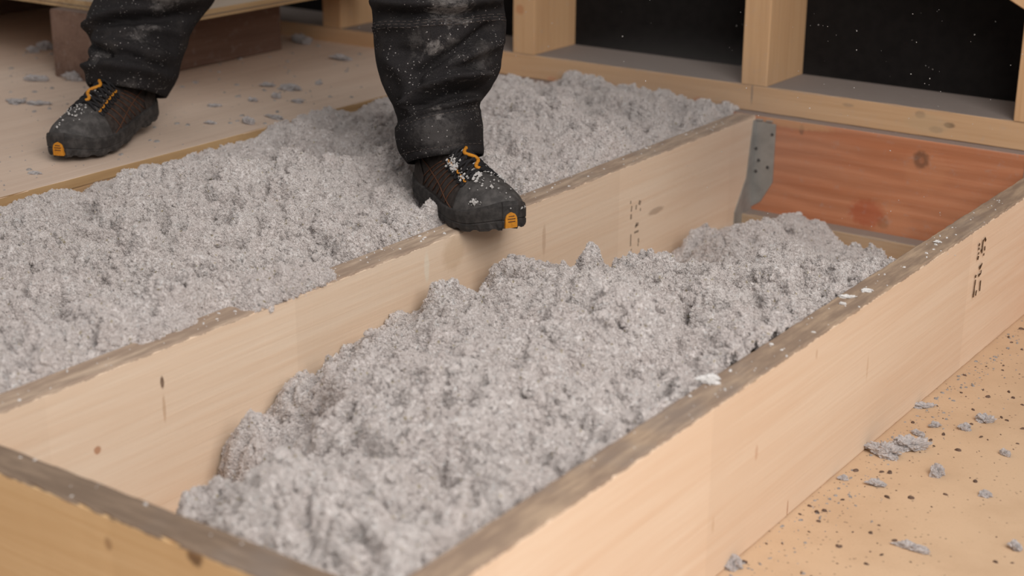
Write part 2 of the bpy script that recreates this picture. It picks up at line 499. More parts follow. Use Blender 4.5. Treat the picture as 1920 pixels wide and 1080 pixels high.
# stamp marks printed on the joists (fragments as they can be read)
def stamp(parent, face, x, strokes, mat):
    V, F = [], []
    for (u0, v0, u1, v1, wd) in strokes:
        a = on(u0, v0, 'x', x); b = on(u1, v1, 'x', x)
        d = (b - a)[1:]; L = np.hypot(*d) + 1e-9
        n = np.array([-d[1], d[0]]) / L * wd / 2
        k = len(V)
        for dx in (.0004, -.0003):
            for (p, sg) in ((a, 1), (b, 1), (b, -1), (a, -1)):
                V.append((x + dx, p[1] + n[0] * sg, p[2] + n[1] * sg))
        F += [(k, k + 1, k + 2, k + 3), (k, k + 4, k + 5, k + 1), (k + 1, k + 5, k + 6, k + 2), (k + 2, k + 6, k + 7, k + 3), (k + 3, k + 7, k + 4, k)]
    child_mesh('stamp', V, F, parent, mat)
Z = lambda zx, zy: (1790 + zx / 7.713, 430 + zy / 7.713)
S1 = [(440, 125, 452, 165, .004), (415, 150, 402, 260, .003), (402, 260, 393, 345, .0028), (365, 205, 352, 240, .004), (356, 265, 348, 295, .004), (352, 330, 345, 365, .003), (345, 385, 332, 440, .0045),
      (438, 245, 434, 305, .003), (425, 345, 418, 380, .003), (388, 290, 392, 320, .003), (398, 490, 378, 540, .003), (378, 535, 360, 560, .006), (384, 590, 380, 630, .002), (380, 635, 360, 655, .0025), (358, 650, 346, 675, .0045),
      (310, 660, 300, 700, .0042), (302, 730, 292, 810, .003), (290, 810, 280, 890, .0026), (282, 890, 266, 985, .0036), (318, 880, 302, 960, .003), (376, 740, 370, 800, .0032), (370, 800, 362, 890, .0028)]
stamp(jr, 1, TR, [Z(a, b) + Z(c, d) + (wd,) for a, b, c, d, wd in S1], m_ink)
Z2 = lambda zx, zy: (1160 + zx / 7.717, 350 + zy / 7.717)
S2 = [(175, 205, 172, 250, .003), (190, 280, 180, 360, .004), (180, 400, 176, 470, .005), (290, 225, 318, 235, .008), (255, 265, 250, 330, .004), (315, 310, 312, 350, .003), (245, 545, 285, 540, .006), (225, 665, 285, 640, .004), (235, 580, 265, 560, .005),
      (175, 690, 170, 860, .0035), (285, 745, 285, 810, .004), (280, 820, 278, 860, .003), (185, 900, 175, 930, .003)]
stamp(jm, 1, XM, [Z2(a, b) + Z2(c, d) + (wd,) for a, b, c, d, wd in S2], m_faintink)

# raised walking board on the left, the sheet and the beam behind the legs
V = []
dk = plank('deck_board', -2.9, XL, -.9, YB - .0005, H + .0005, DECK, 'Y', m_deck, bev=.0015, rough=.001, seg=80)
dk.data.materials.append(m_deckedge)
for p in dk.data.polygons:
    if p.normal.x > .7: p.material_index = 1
tag(dk, 'pale walking board under the rear boot, scattered with grey scraps', 'board')
bmr = tag(plank('timber_beam', -1.99, -1.81, 1.27, 1.80, DECK + .0005, .4025, 'Y', m_beam, bev=.004, rough=.002, seg=40),
          'dark brown timber block lying behind the rear leg under the pale sheet', 'beam')
tag(plank('timber_beam', -2.95, -2.77, 1.35, 1.90, DECK + .0005, .4025, 'Y', m_beam, bev=.004, seg=30),  # hidden block, added to stop light coming in under the sheet from the left
    'added unseen dark block keeping light out from under the pale sheet', 'beam')
sh = empty('plywood_sheet', (-2.3, 1.6, .403))
tag(sh, 'pale plywood sheet resting on the dark timber block at top left', 'sheet')
for k, (za, zb, mm, dx) in enumerate(((.403, .4085, m_ply, 0), (.4085, .4125, m_sheet, -.004), (.4125, .423, m_ply, .002))):
    V, F = [], []
    x0, x1, y0, y1 = -3.1, -1.617 + dx, 1.30 - dx, 1.945
    V = [(x0, y0, za), (x1, y0, za), (x1, y1, za), (x0, y1, za), (x0, y0, zb), (x1, y0, zb), (x1, y1, zb), (x0, y1, zb)]
    F = [(3, 2, 1, 0), (4, 5, 6, 7), (0, 1, 5, 4), (1, 2, 6, 5), (2, 3, 7, 6), (3, 0, 4, 7)]
    o = child_mesh('ply_layer', V, F, sh, mm)
    if k == 2:
        o.data.materials.append(m_sheet); o.data.polygons[1].material_index = 1

# ------------------------------------------------------------------ loose insulation
s = N('cellulose_fluff')
n1 = s.noise(s.pos, 420, 3, .7); n2 = s.noise(s.pos, 18, 3, .6)
oi = s.n('ShaderNodeTexVoronoi'); s.l(s.pos, oi.inputs[0]); oi.inputs['Scale'].default_value = 330
w1 = s.n('ShaderNodeTexWhiteNoise', noise_dimensions='3D'); s.l(oi.outputs['Color'], w1.inputs[0])
c = s.mix(s.ramp(n2, .3, .7), (.87, .80, .768), (.905, .85, .822))
c = s.mix(s.ramp(n1, .35, .7, 0, .5), c, (.845, .775, .745))
c = s.mix(s.math('GREATER_THAN', w1.outputs[0], .97), c, (.90, .87, .85))
c = s.mix(s.math('LESS_THAN', w1.outputs[0], .03), c, (.58, .53, .51))
w2 = s.math('FRACT', s.math('MULTIPLY', w1.outputs[0], 37.0))
c = s.mix(s.math('GREATER_THAN', w2, .994), c, (.62, .54, .40))
nb = s.noise(s.pos, 520, 3, .75)
s.bump(nb, .9, .0022)
m_fluff = s.done(c, 1.0, .05)
tl = s.n('ShaderNodeBsdfTranslucent'); s.val(tl.inputs[0], c)       # thin torn paper lets light through
mx = s.n('ShaderNodeMixShader'); mx.inputs[0].default_value = .18
s.l(s.b.outputs[0], mx.inputs[1]); s.l(tl.outputs[0], mx.inputs[2])
s.l(mx.outputs[0], s.t.nodes['Material Output'].inputs['Surface'])
m_scrap = plain('grey_scrap', (.50, .46, .45), 1, .35, 260, .05)

def interp(ctrl, x, y, pw=2.6, anis=1.0):
    C = np.array(ctrl)
    num = 0; den = 0
    for cx, cy, cz in C:
        d2 = (x - cx) ** 2 + ((y - cy) * anis) ** 2 + 6e-4
        wg = d2 ** (-pw / 1.0)
        num = num + wg * cz; den = den + wg
    return num / den

def fluff_group(name, big, small):
    """geometry nodes: scatter ragged tufts of fibre over the heap (density attribute 'dens')"""
    g = bpy.data.node_groups.new(name, 'GeometryNodeTree')
    g.interface.new_socket('Geometry', in_out='INPUT', socket_type='NodeSocketGeometry')
    g.interface.new_socket('Geometry', in_out='OUTPUT', socket_type='NodeSocketGeometry')
    nd = lambda t, **k: (lambda n: [setattr(n, a, b) for a, b in k.items()] and n or n)(g.nodes.new(t))
    gi = nd('NodeGroupInput'); go = nd('NodeGroupOutput')
    L = g.links.new
    def variant(i, nfl, core, flake):
        """one ragged tuft: a lumpy core wrapped in small torn paper flakes"""
        ico = nd('GeometryNodeMeshIcoSphere'); ico.inputs['Subdivisions'].default_value = 3
        ps = nd('GeometryNodeInputPosition')
        na = nd('ShaderNodeTexNoise', noise_dimensions='4D'); na.inputs['Scale'].default_value = 1.6; na.inputs['Detail'].default_value = 2; na.inputs['W'].default_value = i * 7.7
        L(ps.outputs[0], na.inputs['Vector'])
        a = nd('ShaderNodeMath', operation='MULTIPLY_ADD'); L(na.outputs[0], a.inputs[0]); a.inputs[1].default_value = 1.5; a.inputs[2].default_value = .05
        vs = nd('ShaderNodeVectorMath', operation='SCALE'); L(ps.outputs[0], vs.inputs[0]); L(a.outputs[0], vs.inputs['Scale'])
        sp_ = nd('GeometryNodeSetPosition'); L(ico.outputs[0], sp_.inputs['Geometry']); L(vs.outputs[0], sp_.inputs['Position'])
        dp = nd('GeometryNodeDistributePointsOnFaces', distribute_method='RANDOM'); L(sp_.outputs[0], dp.inputs['Mesh'])
        dp.inputs['Density'].default_value = nfl / 9.0; dp.inputs['Seed'].default_value = i
        gr = nd('GeometryNodeMeshGrid'); gr.inputs[0].default_value = flake; gr.inputs[1].default_value = flake * .42; gr.inputs[2].default_value = 3; gr.inputs[3].default_value = 2
        p2 = nd('GeometryNodeInputPosition'); sx_ = nd('ShaderNodeSeparateXYZ'); L(p2.outputs[0], sx_.inputs[0])
        ab = nd('ShaderNodeMath', operation='ABSOLUTE'); L(sx_.outputs[0], ab.inputs[0])
        cb = nd('ShaderNodeCombineXYZ'); L(ab.outputs[0], cb.inputs[2])
        bend = nd('GeometryNodeSetPosition'); L(gr.outputs[0], bend.inputs['Geometry']); L(cb.outputs[0], bend.inputs['Offset'])
        ip = nd('GeometryNodeInstanceOnPoints'); L(dp.outputs['Points'], ip.inputs['Points']); L(bend.outputs[0], ip.inputs['Instance'])
        rr = nd('FunctionNodeRandomValue', data_type='FLOAT_VECTOR'); rr.inputs[1].default_value = (6.28, 6.28, 6.28); rr.inputs['Seed'].default_value = i; L(rr.outputs[0], ip.inputs['Rotation'])
        rs = nd('FunctionNodeRandomValue', data_type='FLOAT'); rs.inputs[2].default_value = .5; rs.inputs[3].default_value = 1.4; rs.inputs['Seed'].default_value = i + 9; L(rs.outputs[1], ip.inputs['Scale'])
        rl = nd('GeometryNodeRealizeInstances'); L(ip.outputs[0], rl.inputs[0])
        tr_ = nd('GeometryNodeTransform'); tr_.inputs['Scale'].default_value = (core,) * 3; L(sp_.outputs[0], tr_.inputs['Geometry'])
        jg = nd('GeometryNodeJoinGeometry'); L(tr_.outputs[0], jg.inputs[0]); L(rl.outputs[0], jg.inputs[0])
        sm_ = nd('GeometryNodeSetMaterial'); L(jg.outputs[0], sm_.inputs[0]); sm_.inputs['Material'].default_value = m_fluff
        return sm_
    def scatter(spec, seed):
        dens, rmin, rmax, nfl, core, flake, flat = spec
        g2i = nd('GeometryNodeGeometryToInstance')
        for i in range(5):
            L(variant(i + seed * 10, nfl, core, flake).outputs[0], g2i.inputs[0])
        at = nd('GeometryNodeInputNamedAttribute', data_type='FLOAT'); at.inputs['Name'].default_value = 'dens'
        mu = nd('ShaderNodeMath', operation='MULTIPLY'); L(at.outputs[0], mu.inputs[0]); mu.inputs[1].default_value = dens
        dp = nd('GeometryNodeDistributePointsOnFaces', distribute_method='RANDOM')
        L(gi.outputs[0], dp.inputs['Mesh']); L(mu.outputs[0], dp.inputs['Density']); dp.inputs['Seed'].default_value = seed
        ip = nd('GeometryNodeInstanceOnPoints'); ip.inputs['Pick Instance'].default_value = True
        L(dp.outputs['Points'], ip.inputs['Points']); L(g2i.outputs[0], ip.inputs['Instance'])
        ri = nd('FunctionNodeRandomValue', data_type='INT'); ri.inputs[4].default_value = 0; ri.inputs[5].default_value = 4; ri.inputs['Seed'].default_value = seed
        L(ri.outputs[2], ip.inputs['Instance Index'])
        rr = nd('FunctionNodeRandomValue', data_type='FLOAT_VECTOR'); rr.inputs[0].default_value = (0, 0, 0); rr.inputs[1].default_value = (6.28, 6.28, 6.28); rr.inputs['Seed'].default_value = seed + 1
        L(rr.outputs[0], ip.inputs['Rotation'])
        rs = nd('FunctionNodeRandomValue', data_type='FLOAT'); rs.inputs[2].default_value = 0; rs.inputs[3].default_value = 1; rs.inputs['Seed'].default_value = seed + 2
        pw = nd('ShaderNodeMath', operation='POWER'); L(rs.outputs[1], pw.inputs[0]); pw.inputs[1].default_value = 2.0
        sc_ = nd('ShaderNodeMath', operation='MULTIPLY_ADD'); L(pw.outputs[0], sc_.inputs[0]); sc_.inputs[1].default_value = rmax - rmin; sc_.inputs[2].default_value = rmin
        rv = nd('FunctionNodeRandomValue', data_type='FLOAT_VECTOR'); rv.inputs[0].default_value = (.7, .6, flat); rv.inputs[1].default_value = (1.3, 1.1, 1.0); rv.inputs['Seed'].default_value = seed + 3
        vm = nd('ShaderNodeVectorMath', operation='SCALE'); L(rv.outputs[0], vm.inputs[0]); L(sc_.outputs[0], vm.inputs['Scale'])
        L(vm.outputs[0], ip.inputs['Scale'])
        return ip
    jn = nd('GeometryNodeJoinGeometry')
    L(gi.outputs[0], jn.inputs[0])
    for k, spec in enumerate(big + small):
        L(scatter(spec, k + 1).outputs[0], jn.inputs[0])
    L(jn.outputs[0], go.inputs[0])
    return g
#            density  rmin   rmax  sub amp fine flat
GN = fluff_group('fluff_tufts', [(2000, .0035, .0095, 420, .9, .20, .6)], [(150000, .0013, .0032, 30, .75, .75, .5)])

def heap(name, x0, x1, y0, y1, step, height, dens, label, origin, cut=None):
    nx = int((x1 - x0) / step) + 1; ny = int((y1 - y0) / step) + 1
    X, Y = np.meshgrid(np.linspace(x0, x1, nx), np.linspace(y0, y1, ny))
    x, y = X.ravel(), Y.ravel()
    z, amp = height(x, y)
    P = np.stack([x, y, z], 1)
    P2 = np.stack([x, y, 0 * x], 1)
    warp = np.stack([fbm(P2 * 18, 3, 1), fbm(P2 * 18, 3, 2)], 1) * .5
    xy = np.stack([x, y], 1)
    dome = lambda sc_, sd, wk: 1 - (np.minimum(cells(xy * sc_ + warp * wk, sd), .95) / .62) ** 2
    rag = .55 + .45 * sm(-.3, .35, noise(P2 * 6, 33))          # raked smoother in some places, crumbly in others
    d = fbm(P2 * 7, 2, 4) * .018 + dome(9, 7, .8) * .014 + rag * (dome(19, 0, 1) * .016 + dome(40, 3, 1.6) * .011) + dome(88, 9, 2.2) * .0050 + fbm(P2 * 150, 2, 8) * .0015
    clod = sm(-.10, .10, fbm(P2 * 8.5, 2, 51)) * .020 + sm(-.12, .12, fbm(P2 * 19, 2, 54)) * .013
    d = d * .82 + clod - .017
    pit = np.clip(noise(P2 * 22, 12) + .35 * noise(P2 * 55, 13) - .50, 0, 1) * .10
    pit += np.clip(noise(P2 * 44, 14) + .4 * noise(P2 * 105, 15) - .36, 0, 1) * .050
    P[:, 2] = z + amp * (d - pit + .004)
    ho = np.stack([noise(P2 * 48, 21), noise(P2 * 48, 22)], 1) * .0035
    P[:, 0] = np.clip(x + amp * ho[:, 0], x0, x1); P[:, 1] = np.clip(y + amp * ho[:, 1], y0, y1)
    if cut is not None: P = cut(P)
    me = gridmesh(name, P, nx, ny, True, origin)
    me.attributes.new('dens', 'FLOAT', 'POINT').data.foreach_set('value', dens(P).astype(np.float32))
    o = link(name, me, None, origin, m_fluff)
    md = o.modifiers.new('tufts', 'NODES'); md.node_group = GN
    tag(o, label, 'insulation', None, 'stuff')
    return o

# bay between the middle and the right joist
CB = [(-.605, .0, -.05), (-.605, .2, -.05), (-.605, .324, -.005), (-.605, .44, .082), (-.605, .543, .12), (-.605, .645, .142), (-.605, .74, .16), (-.605, .81, .155), (-.605, .95, .12), (-.605, 1.1, .07), (-.605, 1.3, .02), (-.605, 1.45, .02), (-.605, 1.6, .05), (-.605, 1.75, .055), (-.605, 1.9, .02),
      (-.52, .0, -.03), (-.52, .25, .02), (-.52, .4, .12), (-.52, .6, .17), (-.52, .8, .18), (-.52, .95, .165), (-.52, 1.15, .08), (-.52, 1.35, .05), (-.52, 1.6, .10), (-.52, 1.8, .06),
      (-.42, .0, .05), (-.42, .2, .12), (-.42, .45, .185), (-.42, .7, .20), (-.42, .93, .195), (-.42, 1.12, .14), (-.42, 1.35, .10), (-.42, 1.55, .14), (-.42, 1.75, .09), (-.42, 1.9, .015),
      (-.25, 0, .13), (-.25, .2, .18), (-.25, .5, .212), (-.25, .8, .225), (-.25, 1.03, .21), (-.25, 1.3, .17), (-.25, 1.55, .13), (-.25, 1.75, .035), (-.25, 1.9, -.03),
      (-.1, 0, .195), (-.1, .3, .205), (-.1, .6, .215), (-.1, .9, .22), (-.1, 1.2, .205), (-.1, 1.45, .15), (-.1, 1.7, .02), (-.1, 1.9, -.03),
      (0, 0, .20), (0, .3, .20), (0, .6, .212), (0, .9, .212), (0, 1.2, .20), (0, 1.45, .145), (0, 1.7, .04), (0, 1.9, -.01)]
def hB(x, y):
    z = interp(CB, x, y, 1.9) - .012 - .022 * sm(.8, 1.5, y)
    for (bx, by, r, hh) in ((-.415, .985, .022, .045), (-.36, 1.03, .026, .042), (-.47, .90, .03, .02), (-.42, 1.60, .05, .012), (-.33, 1.52, .05, .012), (-.55, .80, .03, .018)):
        z = z + hh * np.exp(-(((x - bx) ** 2 + (y - by) ** 2) / r ** 2) ** 1.7) * (1 + .35 * noise(np.stack([x * 60, y * 60, x * 0], 1), 40))
    edge = sm(0, .035, x - XM) * .55 + .45
    lowf = .35 + .65 * sm(0, .06, z)
    return z, edge * lowf * 1.15 * (1 - .42 * sm(1.15, 1.5, y))
heap('loose_insulation', XM + .004, -.0035, .003, 1.915, .0027, hB,
     lambda P: (P[:, 2] > -.012) * np.clip(.3 + sm(0, .012, P[:, 0] - XM) * .7, 0, 1) * (P[:, 2] < .8),
     'grey fluffy insulation mounded in the open bay beside the right joist', (-.3, .95, 0))

# bay between the walking board and the middle joist, filled level and spilling over
CA = [(-1.28, -.6, .225), (-1.28, .2, .228), (-1.28, .6, .236), (-1.28, 1.0, .238), (-1.28, 1.5, .238), (-1.28, 1.92, .222),
      (-1.1, -.6, .235), (-1.1, .2, .24), (-1.1, .8, .247), (-1.1, 1.3, .247), (-1.1, 1.7, .245), (-1.1, 1.92, .235),
      (-.9, -.6, .235), (-.9, .2, .235), (-.9, .6, .245), (-.9, 1.05, .236), (-.9, 1.4, .245), (-.9, 1.75, .24), (-.9, 1.92, .232),
      (-.72, -.6, .228), (-.72, .2, .224), (-.72, .5, .236), (-.72, .8, .236), (-.72, 1.05, .226), (-.72, 1.4, .230), (-.72, 1.75, .228), (-.72, 1.92, .222),
      (-.655, -.6, .222), (-.655, .2, .224), (-.655, .5, .234), (-.655, .8, .226), (-.655, 1.2, .222), (-.655, 1.92, .225)]
def spill(x, y):
    a = sm(.43, .50, y) * (1 - sm(.615, .665, y))
    a2 = .75 * sm(.27, .31, y) * (1 - sm(.36, .40, y)) * (1 - sm(-.640, -.625, x))
    return np.maximum(a * (1 - sm(-.615, -.594, x)), a2)
def hA(x, y):
    z = interp(CA, x, y, 2.0) - .006
    z = z + .003 * sm(1.12, 1.26, -x)
    z = z + .02 * np.exp(-((x + 1.0) ** 2 + (y - 1.45) ** 2) / .03) + .012 * np.exp(-((x + .93) ** 2 + (y - .83) ** 2) / .006)
    onj = sm(-.662, -.648, x)
    z = z * (1 - onj) + onj * (H - .03 + spill(x, y) * (.05 + .012 * noise(np.stack([x * 75, y * 75, x * 0], 1), 44)))
    amp = (1 - .75 * onj) * (1 - .65 * sm(1.12, 1.26, -x)) * 1.12
    sh_ = np.exp(-(((x + .72) / .10) ** 2 + ((y - 1.03) / .08) ** 2))
    return z, amp * (1 - .8 * sh_)
def dA(P):
    onj = P[:, 0] > -.648
    return np.where(onj, (P[:, 2] > H - .006) * 1.5, 1.0) * (P[:, 1] > .002)
def cutA(P):
    low = (P[:, 2] < H - .001) & (P[:, 0] > XM - .004)
    P[low, 0] = XM - .004
    P[:, 1] = np.minimum(P[:, 1], np.where(P[:, 2] < H + .002, YR - .002, 1.95))
    return P
heap('loose_insulation', XL + .001, -.592, .003, 1.945, .0027, hA, dA,
     'grey fluffy insulation filling the level bay beside the walking board', (-.95, .8, 0), cutA)

# ------------------------------------------------------------------ crumbs and scraps
CL = []
for k in range(5):
    bm = bmesh.new()
    bmesh.ops.create_icosphere(bm, subdivisions=5, radius=1)
    P = np.array([v.co[:] for v in bm.verts])
    r = .8 + fbm(P * 1.3, 2, 60 + k) * .5 + np.abs(fbm(P * 4.5, 3, 80 + k)) * .30 + noise(P * 16, 70 + k) * .10 + noise(P * 30, 75 + k) * .08
    for v, q in zip(bm.verts, P * r[:, None]):
        v.co = q
        if v.co.z < -.45: v.co.z = -.45
        v.co.z += .45
    me = bpy.data.meshes.new('insulation_scrap'); bm.to_mesh(me); bm.free()
    me.materials.append(m_scrap)
    CL.append(me)
def scrap(u, v, z, lx, ly, lz, yaw, label, group, k, tilt=0, shared=False):
    p = on(u, v, 'z', z)
    o = bpy.data.objects.new('insulation_scrap', CL[k % 5])
    COL.objects.link(o)
    o.location = (p[0], p[1], z - .0002)
    o.scale = (lx / 2.1, ly / 2.1, lz / 1.6)
    o.rotation_euler = (0, tilt, math.radians(yaw))
    tag(o, label, 'scrap', group)
    return o
GR = 'insulation scraps on the beige floor'
scrap(1655, 852, 0, .052, .026, .020, 0, 'largest grey scrap on the beige floor touching the foot of the joist', GR, 0)
scrap(1706, 843, 0, .044, .026, .020, 30, 'second largest grey scrap, just beyond the largest, on the beige floor', GR, 1)
scrap(1757, 891, 0, .020, .018, .017, 10, 'small peaked grey scrap in the middle of the beige floor', GR, 2)
scrap(1642, 910, 0, .026, .014, .009, 20, 'flat pale grey scrap in front of the largest scrap on the floor', GR, 3)
scrap(1712, 1031, 0, .034, .014, .010, 5, 'grey scrap with a long pointed tail at the lower right', GR, 4)
o = scrap(1690, 1025, 0, .026, .006, .006, 8, 'thin grey sliver lying against the tailed scrap', GR, 0)
scrap(1846, 791, 0, .024, .018, .012, 15, 'bluish grey scrap by the right picture edge, far out on the floor', GR, 1)
scrap(1375, 1064, 0, .022, .020, .016, 0, 'grey scrap at the foot of the joist at the bottom picture edge', GR, 2)
scrap(1752, 800, 0, .020, .012, .009, 60, 'narrow grey scrap leaning on a dark crumb on the floor', GR, 3)
scrap(1721, 816, 0, .018, .012, .008, 0, 'small grey scrap beyond the second largest one', GR, 4)
scrap(1808, 805, 0, .020, .014, .011, 30, 'dark grey scrap with darker crumbs beside it', GR, 0)
scrap(1730, 764, 0, .030, .014, .008, 35, 'grey dust lump at the joist foot farthest along the beige floor', GR, 1)
scrap(1848, 930, 0, .018, .012, .008, 0, 'faint lilac grey scrap near a yellow shaving', GR, 2)
scrap(1903, 1030, 0, .016, .014, .012, 0, 'dark grey scrap in the bottom right picture corner', GR, 3)
scrap(1884, 854, 0, .014, .010, .010, 0, 'small mauve scrap near the right picture edge', GR, 4)
scrap(1580, 898, 0, .016, .012, .006, 40, 'tiny pale scrap lying close against the joist foot', GR, 0)
GD = 'insulation scraps on the walking board'
DL = [(30, 192, .05, .03, .008, 'flat grey scrap on the walking board at the left picture edge'),
      (72, 196, .045, .024, .007, 'flat grey scrap between the left picture edge and the rear boot'),
      (85, 92, .045, .03, .02, 'grey lump on the board in front of the dark block'),
      (62, 98, .03, .022, .014, 'grey lump beside the larger lump at the dark block'),
      (68, 152, .045, .022, .014, 'humped grey scrap near the foot of the dark block'),
      (140, 150, .05, .03, .022, 'grey heap piled against the end of the dark block'),
      (118, 140, .025, .02, .014, 'small lump against the corner of the dark block'),
      (545, 168, .055, .028, .012, 'largest dark grey scrap behind the fluff between both legs'),
      (502, 162, .03, .02, .009, 'grey scrap just left of the largest one between the legs'),
      (518, 184, .018, .016, .012, 'small round dark scrap below the largest one between the legs'),
      (558, 192, .028, .016, .008, 'flat grey scrap nearest the board edge between the legs'),
      (474, 190, .022, .014, .008, 'small grey scrap farther left between the legs'),
      (598, 158, .016, .014, .008, 'small scrap nearest the forward trouser leg'),
      (395, 232, .022, .014, .006, 'flat pale scrap on the board edge between the legs'),
      (466, 232, .025, .02, .014, 'pale lump at the very edge of the board'),
      (515, 222, .05, .014, .008, 'long pale scrap along the edge of the board'),
      (402, 200, .025, .014, .006, 'faint scrap on the board just right of the rear boot'),
      (66, 326, .026, .010, .005, 'dark sliver lying in front of the rear boot toe'),
      (640, 112, .05, .03, .012, 'blurred grey scrap deep between the trouser legs'),
      (565, 80, .06, .04, .02, 'blurred dusty heap by the end of the dark block')]
for i, (u, v, a, b, c_, lb) in enumerate(DL):
    scrap(u, v, DECK, a, b, c_, (i * 37) % 50 - 10, lb, GD, i)
GT = 'white flecks on the joist tops'
for i, (u, v, a, b, lb) in enumerate([(1328, 716, .030, .018, 'big white paper fleck at the inner edge of the right joist'), (1588, 558, .020, .010, 'white fleck on the right joist top beside a wider fleck'), (1626, 546, .017, .010, 'small white fleck on the outer half of the right joist top'),
                                   (1758, 455, .012, .008, 'white fleck high up the right joist top near its far end'), (1580, 571, .008, .006, 'tiny white fleck below the pair on the right joist')]):
    o = scrap(u, v, H, a, b, .004 if i else .010, 30, lb, GT, i)
m_fleck = plain('white_paper_fleck', (.72, .69, .67), .9, .15, 200)
for o in list(COL.objects):
    if o.get('group') == GT:
        o.data = o.data.copy(); o.data.materials[0] = m_fleck

def crumbs(name, pts, zs, smin, smax, mat, label, cat):
    V, F = [], []
    for (x, y), z in zip(pts, zs):
        a = smin + (smax - smin) * random.random() ** 2.5
        b = a * random.uniform(.35, .8); h = min(a * .5, .0028)
        an = random.uniform(0, math.pi); k = len(V); n = 6
        for ring, hh in ((1, 0), (.7, h)):
            for q in range(n):
                t = 2 * math.pi * q / n
                rr = ring * random.uniform(.7, 1.2)
                ex, ey = a * rr * math.cos(t), b * rr * math.sin(t)
                V.append((x + ex * math.cos(an) - ey * math.sin(an), y + ex * math.sin(an) + ey * math.cos(an), z + hh))
        F += [(k + q, k + (q + 1) % n, k + n + (q + 1) % n, k + n + q) for q in range(n)] + [tuple(k + n + q for q in range(n))]
    o = link(name, mesh(name, V, F), None, None, mat)
    return tag(o, label, cat, None, 'stuff')
m_crumb = plain('dark_crumb', (.16, .105, .08), .9, .4, 150)
m_greycrumb = plain('grey_crumb', (.36, .335, .325), 1, .4, 150)
pts = []
while len(pts) < 520:
    y = random.uniform(-.3, 1.9); x = TR + .006 + abs(random.gauss(0, .16)) if random.random() < .6 else random.uniform(TR + .01, .75)
    pts.append((x, y))
crumbs('debris_crumbs', pts, [0] * len(pts), .0012, .0055, m_crumb, 'dark crumbs strewn over the beige floor beside the right joist', 'debris')
pts = [(TR + .004 + abs(random.gauss(0, .035)), random.uniform(.1, 1.9)) for _ in range(420)]
crumbs('debris_crumbs', pts, [0] * len(pts), .0010, .004, m_greycrumb, 'grey dust crumbs lining the foot of the right joist', 'debris')
pts = [(random.uniform(-2.3, XL - .02), random.uniform(.2, 1.9)) for _ in range(650)]
crumbs('debris_crumbs', pts, [DECK] * len(pts), .0015, .007, m_greycrumb, 'grey crumbs strewn over the pale walking board', 'debris')
pts = [(random.uniform(.004, TR - .004), random.uniform(.3, 1.9)) for _ in range(90)] + [(random.uniform(XM - .042, XM - .004), random.uniform(.05, 1.85)) for _ in range(120)] + [(random.uniform(-1.1, 0), random.uniform(-.04, -.004)) for _ in range(22)]
crumbs('debris_crumbs', pts, [H] * len(pts), .001, .0035, m_fleck, 'white crumbs dotted along the joist tops', 'debris')

# ------------------------------------------------------------------ the worker
# trouser cloth: black, dusted with white fibre
s = N('dusty_black_cloth')
nz = s.noise(s.pos, 700, 2, .6); nl = s.noise(s.pos, 16, 4, .65)
c = s.mix(s.ramp(nz, .3, .7), (.0155, .0138, .0142), (.031, .0275, .028))
c = s.mix(s.ramp(nl, .5, .74, 0, .32), c, (.075, .064, .058))
vo = s.n('ShaderNodeTexVoronoi'); s.l(s.pos, vo.inputs[0]); vo.inputs['Scale'].default_value = 330
w1 = s.n('ShaderNodeTexWhiteNoise', noise_dimensions='3D'); s.l(vo.outputs['Color'], w1.inputs[0])
zone = s.ramp(s.noise(s.pos, 22, 3, .6), .42, .72, .985, .78)
spk = s.math('MULTIPLY', s.math('GREATER_THAN', w1.outputs[0], zone), s.ramp(vo.outputs['Distance'], .12, .45, .75, 0))
dnz = s.noise(s.pos, 110, 4, .75)
DUSTY = [(815, 96, 2.50, .010, .5), (815, 82, 2.50, .006, .4), (785, 200, 2.5, .008, .5), (800, 192, 2.5, .008, .45), (815, 183, 2.5, .008, .4), (832, 173, 2.5, .008, .4), (852, 166, 2.5, .007, .4), (872, 161, 2.51, .006, .4), (893, 158, 2.52, .006, .35),
         (820, 208, 2.5, .007, .35), (822, 218, 2.5, .006, .3), (835, 4, 2.5, .02, .35), (855, 18, 2.5, .018, .35), (870, 28, 2.5, .010, .4), (815, 24, 2.5, .010, .3), (905, 110, 2.53, .018, .18), (770, 85, 2.5, .015, .2), (850, 90, 2.5, .014, .2),
         (820, 250, 2.5, .03, .14), (310, 8, 2.85, .018, .35), (335, 16, 2.85, .014, .35), (265, 62, 2.85, .014, .25), (250, 85, 2.85, .012, .2), (290, 55, 2.85, .012, .25), (190, 110, 2.85, .014, .2), (240, 160, 2.86, .014, .18)]
for (u, v, dep, r, k) in DUSTY:
    p = ondepth(u, v, dep)
    nd = s.n('ShaderNodeVectorMath', operation='DISTANCE'); s.l(s.pos, nd.inputs[0]); nd.inputs[1].default_value = tuple(p)
    d = s.ramp(s.math('ADD', nd.outputs['Value'], s.math('MULTIPLY', s.math('SUBTRACT', dnz, .5), r * 4.5)), r * .1, r * 1.9, k, 0)
    c = s.mix(d, c, (.30, .27, .255))
c = s.mix(spk, c, (.50, .46, .44))
s.bump(nz, .35, .0008)
m_cloth = s.done(c, .95, .1)
m_stitch = plain('pale_stitching', (.12, .095, .085), .9, .4, 400)

